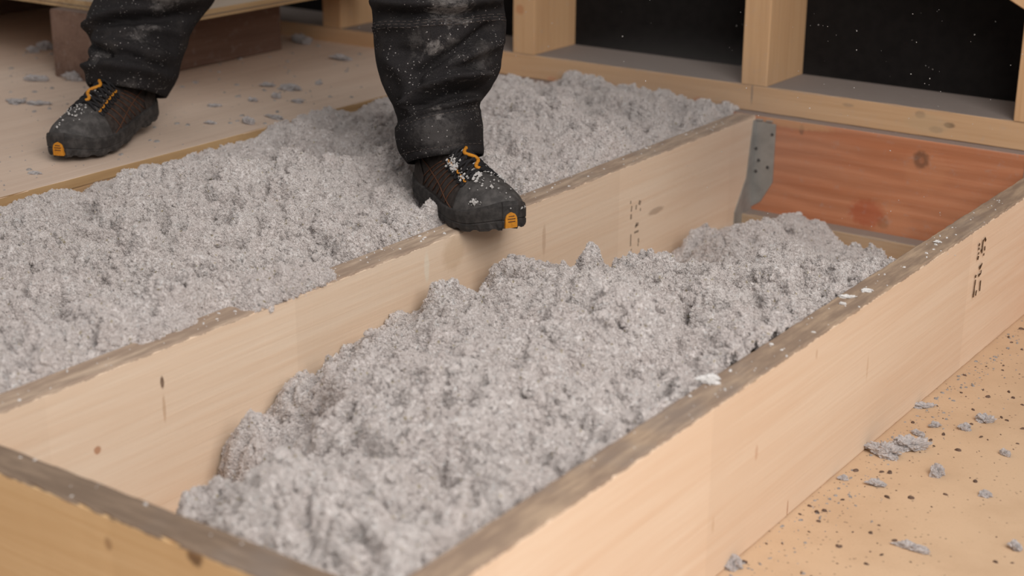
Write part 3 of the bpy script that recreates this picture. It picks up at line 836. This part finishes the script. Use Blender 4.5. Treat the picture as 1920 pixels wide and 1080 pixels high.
E1 = np.array([R3[0, 0], R3[1, 0], 0]); E1 /= np.linalg.norm(E1)
fw = -R3[:, 2]
E2 = fw / np.linalg.norm(fw)
def leg(rows, depth, folds, upper, nring=96, sub=5.0, seed=0, dback=.92, puff=.6):
    """loft of one trouser leg: measured outline rows, then rings on to the hip; folds are ridges and valleys in the cloth"""
    rows = np.array(rows, float)
    vs = np.arange(rows[0, 0], rows[-1, 0] + .1, sub)
    uL = np.interp(vs, rows[:, 0], rows[:, 1]); uR = np.interp(vs, rows[:, 0], rows[:, 2]); sl = np.interp(vs, rows[:, 0], rows[:, 3])
    th = np.linspace(0, 2 * math.pi, nring, endpoint=False)
    out = []
    for v, a, b, sk in zip(vs, uL, uR, sl):
        pl, pr = ondepth(a, v - sk, depth), ondepth(b, v + sk, depth)
        c = (pl + pr) / 2; hw = (pr - pl) / 2; r = np.linalg.norm(hw)
        e1 = hw / r
        u = (a + b) / 2 + (b - a) / 2 * np.cos(th); vv = v + sk * np.cos(th)
        front = np.sin(th) < 0
        d = np.zeros(nring)
        for pts, wd, amp in folds:
            pts = np.array(pts, float)
            best = np.full(nring, 1e9)
            for p, q in zip(pts[:-1], pts[1:]):
                t = np.clip(((u - p[0]) * (q[0] - p[0]) + (vv - p[1]) * (q[1] - p[1])) / max(1e-6, ((q - p) ** 2).sum()), 0, 1)
                best = np.minimum(best, np.hypot(u - p[0] - t * (q[0] - p[0]), vv - p[1] - t * (q[1] - p[1])))
            d += 1.9 * amp * np.exp(-(best / wd) ** 2) * np.clip(-np.sin(th) * 1.6 - .1, 0, 1) * front
        g = puff * (1 - sm(45, 120, vs[-1] - v))
        P = c + np.outer(np.cos(th), e1) * r + np.outer(np.sin(th) * np.where(np.sin(th) < 0, 1 + g, 1), E2) * r * dback
        nr = np.outer(np.cos(th), e1) + np.outer(np.sin(th), E2)
        d += (fbm(P * 14, 3, seed) * .006 + fbm(P * np.array([10, 10, 34]), 2, seed + 5) * .0035) * (.35 + .65 * np.abs(np.sin(th)))
        out.append(P + nr * d[:, None])
    ups = []
    for (c, r, rb) in upper:
        P = np.array(c) + np.outer(np.cos(th), E1) * r + np.outer(np.sin(th), np.array([-E1[1], E1[0], 0])) * rb
        ups.append(P + fbm(P * 9, 2, seed)[:, None] * .006)
    # smooth the rings on from the measured part
    full = [ups[0]] if False else []
    top = out[0]
    chain = ups[::-1]
    allr = []
    prev = None
    for r_ in chain:
        if prev is not None:
            for t in (.25, .5, .75): allr.append(prev * (1 - t) + r_ * t)
        allr.append(r_); prev = r_
    for t in (.2, .4, .6, .8): allr.append(prev * (1 - t) + top * t)
    allr += out
    # hem turned inside
    last = out[-1]; cc = last.mean(0)
    allr.append(cc + (last - cc) * .95)
    allr.append(cc + (last - cc) * .93 + np.array([0, 0, .05]))
    return np.concatenate(allr), len(allr), len(allr) - 2 - len(out), vs, (uL, uR, sl, depth)

# rows: v, left u, right u, skew of the ring (right end lower +)
rowsR = [(-6, 694, 946, -4), (10, 696, 944, -6), (35, 697, 946, -8), (60, 699, 947, -8), (85, 701, 944, -6), (110, 704, 941, -4), (130, 708, 938, -2), (150, 714, 932, -3), (170, 724, 923, -6), (190, 735, 911, -10),
         (205, 741, 903, -14), (216, 744, 901, -16), (224, 738, 904, -17), (240, 740, 905, -17), (260, 745, 906, -14), (280, 752, 907, -11), (292, 759, 907, -9), (300, 764, 906, -8)]
foldsR = [([(690, 8), (760, 26), (850, 34), (930, 10)], 9, .010), ([(700, 36), (780, 46), (870, 46), (940, 26)], 8, -.013),
          ([(700, 58), (780, 68), (870, 60), (946, 40)], 5, .003), ([(925, 60), (875, 100), (825, 128), (790, 150)], 9, -.015), ([(945, 84), (900, 108), (850, 140), (800, 160)], 10, .009),
          ([(715, 100), (760, 150), (775, 190)], 14, .006), ([(768, 206), (800, 180), (850, 160), (905, 150)], 9, .017), ([(790, 168), (835, 148), (900, 128)], 8, -.008), ([(740, 226), (800, 208), (850, 186), (905, 176)], 9, -.013),
          ([(742, 222), (800, 216), (850, 206), (905, 188)], 5, .010), ([(742, 243), (800, 228), (860, 216), (905, 202)], 4, -.005), ([(700, 90), (730, 110), (790, 112)], 12, -.006), ([(757, 291), (830, 285), (905, 272)], 3, -.0025), ([(755, 200), (790, 190), (840, 170)], 5, -.006)]
rowsL = [(-6, 186, 402, 0), (0, 184, 400, 0), (12, 177, 394, -2), (30, 168, 380, -2), (48, 163, 364, 0), (62, 163, 354, 2), (75, 168, 348, 4), (88, 174, 343, 5), (100, 174, 339, 6), (118, 172, 335, 7), (135, 170, 330, 8), (148, 167, 324, 9), (158, 166, 318, 9), (168, 169, 313, 8), (176, 174, 309, 7)]
foldsL = [([(255, -4), (310, 16), (350, 16), (398, 4)], 9, .012), ([(175, 70), (240, 54), (310, 50), (378, 32)], 8, -.013), ([(172, 58), (240, 38), (310, 34)], 10, .010),
          ([(178, 78), (205, 105), (230, 118)], 7, -.010), ([(185, 66), (240, 76), (300, 66), (345, 70)], 9, .009), ([(232, 122), (270, 122), (320, 138)], 6, -.010), ([(200, 90), (260, 100), (330, 112)], 12, .008), ([(170, 132), (230, 138), (330, 150)], 9, .008),
          ([(270, 60), (300, 90), (330, 100)], 7, -.006), ([(172, 110), (190, 128), (215, 134)], 6, -.006)]
upR = [((-.80, 1.115, .64), .108, .105), ((-.83, 1.13, .74), .105, .105), ((-.93, 1.20, .95), .105, .105), ((-1.03, 1.25, 1.12), .105, .11), ((-1.09, 1.26, 1.18), .06, .07)]
upL = [((-1.435, 1.11, .58), .112, .108), ((-1.42, 1.13, .70), .108, .108), ((-1.32, 1.20, .93), .105, .105), ((-1.21, 1.25, 1.12), .105, .11), ((-1.15, 1.26, 1.18), .06, .07)]
DR, DLp = 2.60, 2.955
person = empty('person', (-1.1, 1.0, DECK))
tag(person, 'person in dusty black work trousers and black boots straddling the filled bay', 'person')
A, nA, iA, vsA, infA = leg(rowsR, DR, foldsR, upR, seed=31)
B, nB, iB, vsB, infB = leg(rowsL, DLp, foldsL, upL, seed=47, puff=.75)
th = np.linspace(0, 2 * math.pi, 96, endpoint=False)
pel = []
for (z, r, rb) in ((1.06, .03, .03), (1.08, .14, .10), (1.14, .19, .125), (1.22, .185, .125), (1.30, .17, .115), (1.34, .165, .11), (1.34, .02, .02)):
    pel.append(np.array([-1.12, 1.255, z]) + np.outer(np.cos(th), [1, 0, 0]) * r + np.outer(np.sin(th), [0, 1, 0]) * rb)
Pm = np.concatenate(pel)
def quads(nr, off):
    idx = np.arange(nr * 96).reshape(nr, 96) + off
    idx = np.concatenate([idx, idx[:, :1]], 1)
    return np.stack([idx[:-1, :-1], idx[:-1, 1:], idx[1:, 1:], idx[1:, :-1]], -1).reshape(-1, 4).tolist()
F = quads(nA, 0) + quads(nB, len(A)) + quads(len(pel), len(A) + len(B))
pl_ = tuple(person.location)
me = mesh('trousers', np.concatenate([A, B, Pm]), F, True, pl_)
bm = bmesh.new(); bm.from_mesh(me); bmesh.ops.recalc_face_normals(bm, faces=bm.faces); bm.to_mesh(me); bm.free()
tr = link('trousers', me, person, None, m_cloth)
def surf(S, i0, vs, inf, u, v, off=.0008):
    """cloth surface point at outline coordinates"""
    uL, uR, sl, dep = inf
    best = None
    i = int(np.clip(round((v - vs[0]) / (vs[1] - vs[0])), 0, len(vs) - 1))
    for _ in range(3):
        cth = np.clip((u - (uL[i] + uR[i]) / 2) / ((uR[i] - uL[i]) / 2), -.995, .995)
        i = int(np.clip(round((v - sl[i] * cth - vs[0]) / (vs[1] - vs[0])), 0, len(vs) - 1))
    t = -math.acos(cth)
    k = (t % (2 * math.pi)) / (2 * math.pi) * 96
    fi = np.clip((v - np.interp(0, [0, 1], [sl[i] * cth, 0]) - vs[0]) / (vs[1] - vs[0]), 0, len(vs) - 1.001); j = int(fi); g = fi - j
    ring = S[(i0 + j) * 96:(i0 + j + 1) * 96] * (1 - g) + S[(i0 + j + 1) * 96:(i0 + j + 2) * 96] * g
    k0 = int(k) % 96; f = k - int(k)
    p = ring[k0] * (1 - f) + ring[(k0 + 1) % 96] * f
    c = ring.mean(0)
    n = (p - c) / np.linalg.norm(p - c)
    return p + n * off
def stitch_line(pts, S, i0, vs, inf, dashed=True):
    pts = np.array(pts, float)
    t = np.linspace(0, len(pts) - 1, 60)
    q = np.stack([np.interp(t, range(len(pts)), pts[:, 0]), np.interp(t, range(len(pts)), pts[:, 1])], 1)
    W = [surf(S, i0, vs, inf, a, b) for a, b in q]
    return [W[i:i + 3] for i in range(0, 58, 3)] if dashed else [W]
Ls = []
for dv in (-4, 2, 8):
    Ls += stitch_line([(700, 54 + dv), (780, 63 + dv), (870, 56 + dv), (943, 36 + dv)], A, iA, vsA, infA)
Ls += stitch_line([(744, 246), (800, 232), (860, 220), (902, 206)], A, iA, vsA, infA)
Ls += stitch_line([(758, 292), (830, 286), (904, 273)], A, iA, vsA, infA)
o = link('stitching', tubes('stitching', Ls, .0005, 5, pl_), tr, None, m_stitch)
o['kind'] = 'stuff'

# boots
m_upper = plain('dusty_black_leather', (.030, .0225, .0195), .75, .35, 120, .25, 0, (.055, .043, .038))
m_cap = plain('scuffed_toe_leather', (.046, .041, .039), .7, .35, 70, .3, 0, (.092, .083, .079))
m_sole = plain('black_rubber', (.028, .025, .024), .75, .3, 80, .25, 0, (.06, .053, .05))
m_lace = plain('black_lace', (.022, .02, .021), .9, .3, 300)
m_orange = plain('orange_trim', (.58, .235, .022), .65, .25, 200, .2, 0, (.45, .17, .02))
m_brown = plain('rust_brown_piping', (.115, .052, .030), .8, .3, 200)
m_dustfluff = plain('white_dust', (.55, .52, .50), 1, .3, 300)

XS = np.linspace(0, .296, 75)
def prof(kx, kv, it=6):
    y = np.interp(XS, kx, kv)
    for _ in range(it):
        y[1:-1] = (y[:-2] + 2 * y[1:-1] + y[2:]) / 4
    return y
WID = prof([0, .006, .02, .05, .09, .13, .17, .21, .235, .258, .276, .289, .296], [.006, .019, .029, .0345, .0355, .038, .044, .0495, .0490, .0430, .0325, .020, .008], 2)
TOP = prof([0, .02, .05, .09, .12, .15, .18, .205, .235, .262, .284, .296], [.078, .092, .094, .096, .096, .094, .087, .077, .070, .062, .048, .030], 3)
NAR = prof([0, .05, .10, .15, .19, .23, .27, .296], [.12, .22, .30, .32, .26, .14, .08, .05], 6)
SKW = prof([0, .1, .18, .24, .296], [0, -.002, 0, .006, .009], 4)
SPR = prof([0, .03, .2, .25, .296], [.003, 0, 0, .002, .012], 4)      # toe spring
Z0 = .022
def upper_pt(x, ph, off=0.0):
    w = np.interp(x, XS, WID) + off; h = np.interp(x, XS, TOP) + off; k = np.interp(x, XS, NAR); sp_ = np.interp(x, XS, SPR)
    c, s_ = math.cos(ph), math.sin(ph)
    n = np.interp(x, [0, .12, .2, .3], [2.4, 2.2, 2.15, 2.1])
    z = Z0 + (h - Z0) * abs(s_) ** (2 / n)
    y = w * math.copysign(abs(c) ** (2 / n), c)
    y *= 1 - k * ((z - Z0) / max(1e-4, h - Z0)) ** 1.3
    return np.array([x, y + np.interp(x, XS, SKW), z + sp_])
def loft(xs, phs, off):
    V = []
    for x in xs:
        for ph in phs: V.append(upper_pt(x, ph, off))
    return np.array(V)
def mk_boot(mirror):
    M = np.array([1, -1 if mirror else 1, 1.0])
    parts = {}
    nph = 41
    phs = np.linspace(0, math.pi, nph)
    xs = np.linspace(0, .296, 75)
    V = loft(xs, phs, 0.0)
    V += (fbm(V * 55, 2, 3) * .0012)[:, None] * np.array([.2, .6, 1])
    F = []
    for i in range(len(xs) - 1):
        for k in range(nph - 1):
            F.append((i * nph + k, i * nph + k + 1, (i + 1) * nph + k + 1, (i + 1) * nph + k))
        F.append((i * nph + nph - 1, i * nph, (i + 1) * nph, (i + 1) * nph + nph - 1))
    F.append(tuple(range(nph))); F.append(tuple((len(xs) - 1) * nph + k for k in range(nph))[::-1])
    parts['upper'] = (V, F, True)
    # toe cap, 2 mm proud with a rolled edge
    xs2 = np.concatenate([[.214, .2145], np.linspace(.217, .296, 26)])
    V = loft(xs2, phs, .0022)
    for i in range(len(xs2)):
        for k in range(nph):
            arch = .012 * math.sin(phs[k]) ** 2
            q = min(max(xs2[i] - arch * (1 - (xs2[i] - .214) / .082), 0), .296)
            V[i * nph + k] = upper_pt(q, phs[k], .0006 if i == 0 else .0024)
    F = [(i * nph + k, i * nph + k + 1, (i + 1) * nph + k + 1, (i + 1) * nph + k) for i in range(len(xs2) - 1) for k in range(nph - 1)]
    F.append(tuple((len(xs2) - 1) * nph + k for k in range(nph))[::-1])
    parts['toe_cap'] = (V, F, True)
    # heel counter
    xs3 = np.linspace(.0, .075, 16)
    ph3 = np.concatenate([np.linspace(0, .9, 12), ])
    V, F = [], []
    for side in (0, 1):
        b = len(V)
        for x in xs3:
            for ph in ph3:
                lim = .25 + .65 * (1 - x / .075)
                a = ph / .9 * lim
                V.append(upper_pt(x, a if side == 0 else math.pi - a, .002))
        n3 = len(ph3)
        F += [(b + i * n3 + k, b + i * n3 + k + 1, b + (i + 1) * n3 + k + 1, b + (i + 1) * n3 + k) for i in range(len(xs3) - 1) for k in range(n3 - 1)]
    parts['heel_counter'] = (np.array(V), F, True)
    # sole: midsole rand with lugged tread
    nO = 120
    out = []
    for i in range(nO):
        t = i / nO * 2
        x = t * .296 if t <= 1 else (2 - t) * .296
        x = .148 + .1505 * -math.cos(math.pi * i / (nO / 2)) if i <= nO / 2 else .148 + .1505 * -math.cos(math.pi * (nO - i) / (nO / 2))
        xc = min(max(x, 0), .296)
        wv = np.interp(xc, XS, WID) + .0045
        sd = 1 if i <= nO / 2 else -1
        if i in (0, nO // 2): sd = 0
        out.append((x, sd * wv + np.interp(xc, XS, SKW), np.interp(xc, XS, SPR)))
    out = np.array(out)
    V, F = [], []
    rise = np.interp(out[:, 0], [0, .05, .2, .262, .30], [.010, .002, .0, .006, .018])
    levels = [(0.90, .001), (0.985, .0), (1.0, .005), (1.0, .009), (.985, .0105), (1.0, .012), (1.0, .020), (.985, .026)]
    ctr = np.array([.148, 0, 0])
    for li, (sc_, z) in enumerate(levels):
        for i, p in enumerate(out):
            q = ctr + (p - ctr) * [sc_, sc_, 1]
            zz = z + p[2] + (rise[i] if li >= 6 else rise[i] * .3 if li >= 3 else 0)
            if li <= 2:
                lug = (i % 6) < 2
                zz += .0028 if lug else 0
                if lug and li == 2: q = ctr + (p - ctr) * [.988, .988, 1]
                arch_ = .006 * math.exp(-((p[0] - .115) / .02) ** 2)
                zz += arch_
            V.append((q[0], q[1], zz))
    nl_ = len(levels)
    for l_ in range(nl_ - 1):
        for i in range(nO):
            F.append((l_ * nO + i, l_ * nO + (i + 1) % nO, (l_ + 1) * nO + (i + 1) % nO, (l_ + 1) * nO + i))
    F.append(tuple(range(nO))[::-1]); F.append(tuple((nl_ - 1) * nO + i for i in range(nO)))
    parts['sole'] = (np.array(V), F, False)
    # orange badge at the toe, round topped, on the rand
    V, F = [], []
    ny, nz_ = 13, 9
    for li in (0, 1):
        for j in range(nz_):
            zf = j / (nz_ - 1)
            for i in range(ny):
                yf = i / (ny - 1) * 2 - 1
                wd = .0092 * (math.sqrt(max(0, 1 - max(0, (zf - .55) / .45) ** 2)) if zf > .55 else 1) * (1.05 - .05 * zf)
                yy = .009 + yf * max(wd, .001)
                zz = .0165 + zf * .023
                bulge = .2985 - 6.0 * (yy - .009) ** 2 - (.002 * max(0, zf - .35) ** 1.2 / .6) + (.0034 if li else -.006)
                V.append((bulge, yy, zz))
    for j in range(nz_ - 1):
        for i in range(ny - 1):
            a = j * ny + i; b = ny * nz_ + a
            F.append((b, b + 1, b + ny + 1, b + ny))
    rim_ = [i for i in range(ny)] + [j * ny + ny - 1 for j in range(1, nz_)] + [(nz_ - 1) * ny + i for i in range(ny - 2, -1, -1)] + [j * ny for j in range(nz_ - 2, 0, -1)]
    for a, b in zip(rim_, rim_[1:] + rim_[:1]):
        F.append((a, b, b + ny * nz_, a + ny * nz_))
    parts['toe_badge'] = (np.array(V), F, False)
    # raised mark on the badge: three short bars, as the worn lettering reads
    bars = []
    for zz, wd in ((.034, .0045), (.030, .006), (.026, .0055)):
        bars.append([(.3022 - 6 * (yy) ** 2 - (.002 * max(0, (zz - .0165) / .023 - .35) ** 1.2 / .6), .009 + yy, zz) for yy in np.linspace(-wd, wd, 7)])
    parts['badge_mark'] = bars
    # laces, tongue strip, hooks, side piping
    lace, hooks, orn = [], [], []
    for i, x in enumerate(np.linspace(.146, .210, 6)):
        a, b = math.radians(58), math.radians(122)
        for sgn in (1, -1):
            p0, p1 = (a, b) if sgn > 0 else (b, a)
            L = []
            for t in np.linspace(0, 1, 13):
                ph = p0 + (p1 - p0) * t
                lift = .004 + .0035 * math.sin(math.pi * t) + (.0022 if sgn > 0 else 0) * math.sin(math.pi * t)
                L.append(upper_pt(x + .013 * t - .006, ph, lift))
            lace.append(L)
        for e in (math.radians(48), math.radians(132)):
            L = [upper_pt(x + .004 * math.cos(q), e + .12 * math.sin(q), .0028) for q in np.linspace(0, 2 * math.pi, 9)]
            hooks.append(L)
            orn.append([upper_pt(x - .004 + .008 * q, e + (.10 if e < 1.5 else -.10) + .05 * math.sin(q * 3), .0042) for q in np.linspace(0, 1, 5)])
    strip = [[upper_pt(x, math.radians(90 + 7 * math.sin(x * 160)), .0105) for x in np.linspace(.150, .212, 20)]]
    pip = []
    for side in (1, -1):
        for x0, x1 in ((.060, .118), (.078, .130), (.096, .143), (.116, .156), (.136, .170), (.158, .186), (.180, .200)):
            L = []
            for t in np.linspace(0, 1, 10):
                ph = math.radians(6 + 40 * t)
                L.append(upper_pt(x0 + (x1 - x0) * t, ph if side > 0 else math.pi - ph, .001))
            pip.append(L)
        pip.append([upper_pt(.03 + .18 * t, (math.radians(38 - 34 * t) if side > 0 else math.pi - math.radians(38 - 34 * t)), .001) for t in np.linspace(0, 1, 24)])
    parts['laces'] = (lace, .0021); parts['eyelets'] = (hooks, .0016); parts['orange_loops'] = (orn, .0014); parts['tongue_strip'] = (strip, .0030); parts['side_piping'] = (pip, .0010)
    # collar and tongue above the opening
    V, F = [], []
    for i, a in enumerate(np.linspace(0, 2 * math.pi, 24, endpoint=False)):
        cx, cy = .055 + .052 * math.cos(a), .028 * math.sin(a)
        for (k, z) in ((.85, .075), (.9, .085), (.86, .095), (.75, .097), (.7, .08)):
            V.append((.055 + (cx - .055) * k + (.006 if math.cos(a) > .6 else 0), cy * k, z + .006 * math.cos(a)))
    for i in range(24):
        for k in range(4):
            F.append((i * 5 + k, ((i + 1) % 24) * 5 + k, ((i + 1) % 24) * 5 + k + 1, i * 5 + k + 1))
    parts['collar'] = (np.array(V), F, True)
    return parts, M
def put_boot(name, mirror, loc, yaw, pitch, label, dust_spots, bs=1.04):
    parts, M = mk_boot(mirror)
    def mm(nm, V, F, smooth):
        me = mesh(nm, np.asarray(V) * M, F, smooth)
        bm = bmesh.new(); bm.from_mesh(me); bmesh.ops.recalc_face_normals(bm, faces=bm.faces); bm.to_mesh(me); bm.free()
        return me
    V, F, sm_ = parts['upper']
    b = link('boot', mm('boot', V, F, sm_), person, None, m_upper)
    b['label'] = label
    # turn about the toe
    mw = Matrix.Translation(Vector(loc)) @ Matrix.Rotation(yaw, 4, 'Z') @ Matrix.Rotation(pitch, 4, 'Y') @ Matrix.Scale(bs, 4) @ Matrix.Translation((-.27, 0, 0))
    b.matrix_local = Matrix.Translation(-Vector(person.location)) @ mw
    for nm, mt in (('toe_cap', m_cap), ('heel_counter', m_upper), ('sole', m_sole), ('toe_badge', m_orange), ('collar', m_upper)):
        V, F, sm_ = parts[nm]
        o = link(nm, mm(nm, V, F, sm_), b, None, mt)
        if nm == 'toe_badge': o['label'] = 'orange badge on the toe'
    for nm, mt in (('laces', m_lace), ('eyelets', m_lace), ('orange_loops', m_orange), ('tongue_strip', m_orange), ('side_piping', m_brown)):
        L, r = parts[nm]
        L = [[np.asarray(p) * M for p in l_] for l_ in L]
        o = link(nm, tubes(nm, L, r, 6), b, None, mt)
        if nm not in ('laces', 'tongue_strip'): o['kind'] = 'stuff'
    L = [[np.asarray(p) * M for p in l_] for l_ in parts['badge_mark']]
    link('badge_mark', tubes('badge_mark', L, .0007, 5), b, None, m_brown)
    # fluff caught on the boot
    V, F = [], []
    for (x, phd, n, rad) in dust_spots:
        for _ in range(n):
            p = upper_pt(x + random.gauss(0, rad), math.radians(phd + random.gauss(0, rad * 700)), .005) * M
            r = .0007 + .0026 * random.random() ** 2.5
            k = len(V)
            for d in ((1, 0, 0), (-1, 0, 0), (0, 1, 0), (0, -1, 0), (0, 0, 1), (0, 0, -1)):
                V.append(p + np.array(d) * r * random.uniform(.5, 1.4))
            F += [(k + a, k + c_, k + e) for a, c_, e in ((0, 2, 4), (2, 1, 4), (1, 3, 4), (3, 0, 4), (2, 0, 5), (1, 2, 5), (3, 1, 5), (0, 3, 5))]
    o = link('fluff_crumbs', mesh('fluff_crumbs', V, F), b, None, m_dustfluff)
    o['kind'] = 'stuff'
    return b
put_boot('boot', False, (-.549, .937, H + .0015), math.radians(-29), 0.0, 'forward boot standing across the middle joist',
         [(.208, 100, 40, .006), (.210, 75, 30, .006), (.16, 125, 60, .008), (.17, 128, 40, .006), (.15, 120, 30, .006), (.262, 150, 40, .005), (.285, 20, 18, .004), (.20, 130, 20, .006), (.22, 60, 30, .006), (.18, 90, 40, .03), (.25, 90, 30, .03), (.215, 110, 40, .01)])
put_boot('boot', True, (-1.377, .808, DECK + .0015), math.radians(-70), math.radians(5.0), 'rear boot with lifted heel on the walking board',
         [(.205, 80, 40, .008), (.15, 70, 30, .012), (.20, 50, 25, .008), (.23, 90, 40, .02), (.16, 95, 40, .02), (.28, 80, 8, .004)])

# ------------------------------------------------------------------ dust in the air
V, F = [], []
for i in range(650):
    x = random.uniform(-1.55, .15); y = random.uniform(.9, 1.9); z = random.uniform(.27, .95)
    if -1.75 < x < -.6 and y < 1.35: continue
    r = .0004 + .0010 * random.random() ** 3
    p = np.array([x, y, z]); k = len(V)
    for d in ((1, 0, 0), (-1, 0, 0), (0, 1, 0), (0, -1, 0), (0, 0, 1), (0, 0, -1)):
        V.append(p + np.array(d) * r * random.uniform(.5, 1.4))
    F += [(k + a, k + c_, k + e) for a, c_, e in ((0, 2, 4), (2, 1, 4), (1, 3, 4), (3, 0, 4), (2, 0, 5), (1, 2, 5), (3, 1, 5), (0, 3, 5))]
o = link('dust_specks', mesh('dust_specks', V, F), None, None, m_dustfluff)
tag(o, 'fine pale dust specks drifting in front of the dark wall', 'dust', None, 'stuff')

# haze hanging over the far corner of the bays
m_haze = bpy.data.materials.new('dust_haze')
m_haze.use_nodes = True
t = m_haze.node_tree
t.nodes.remove(t.nodes['Principled BSDF'])
vs = t.nodes.new('ShaderNodeVolumePrincipled')
vs.inputs['Color'].default_value = (.80, .74, .71, 1)
vs.inputs['Anisotropy'].default_value = .2
tc = t.nodes.new('ShaderNodeTexCoord')
ln = t.nodes.new('ShaderNodeVectorMath'); ln.operation = 'LENGTH'
t.links.new(tc.outputs['Object'], ln.inputs[0])
mr = t.nodes.new('ShaderNodeMapRange'); mr.interpolation_type = 'SMOOTHSTEP'
t.links.new(ln.outputs['Value'], mr.inputs[0])
for i, v in ((1, .15), (2, .98), (3, .95), (4, 0.0)): mr.inputs[i].default_value = v
t.links.new(mr.outputs[0], vs.inputs['Density'])
t.links.new(vs.outputs[0], t.nodes['Material Output'].inputs['Volume'])
bm = bmesh.new()
bmesh.ops.create_uvsphere(bm, u_segments=24, v_segments=14, radius=1)
me = bpy.data.meshes.new('dust_haze'); bm.to_mesh(me); bm.free()
o = link('dust_haze', me, None, (-.68, 1.70, .25), m_haze)
o.scale = (.50, .36, .20)
tag(o, 'thin cloud of blown dust over the far end of the middle joist', 'dust', None, 'stuff')
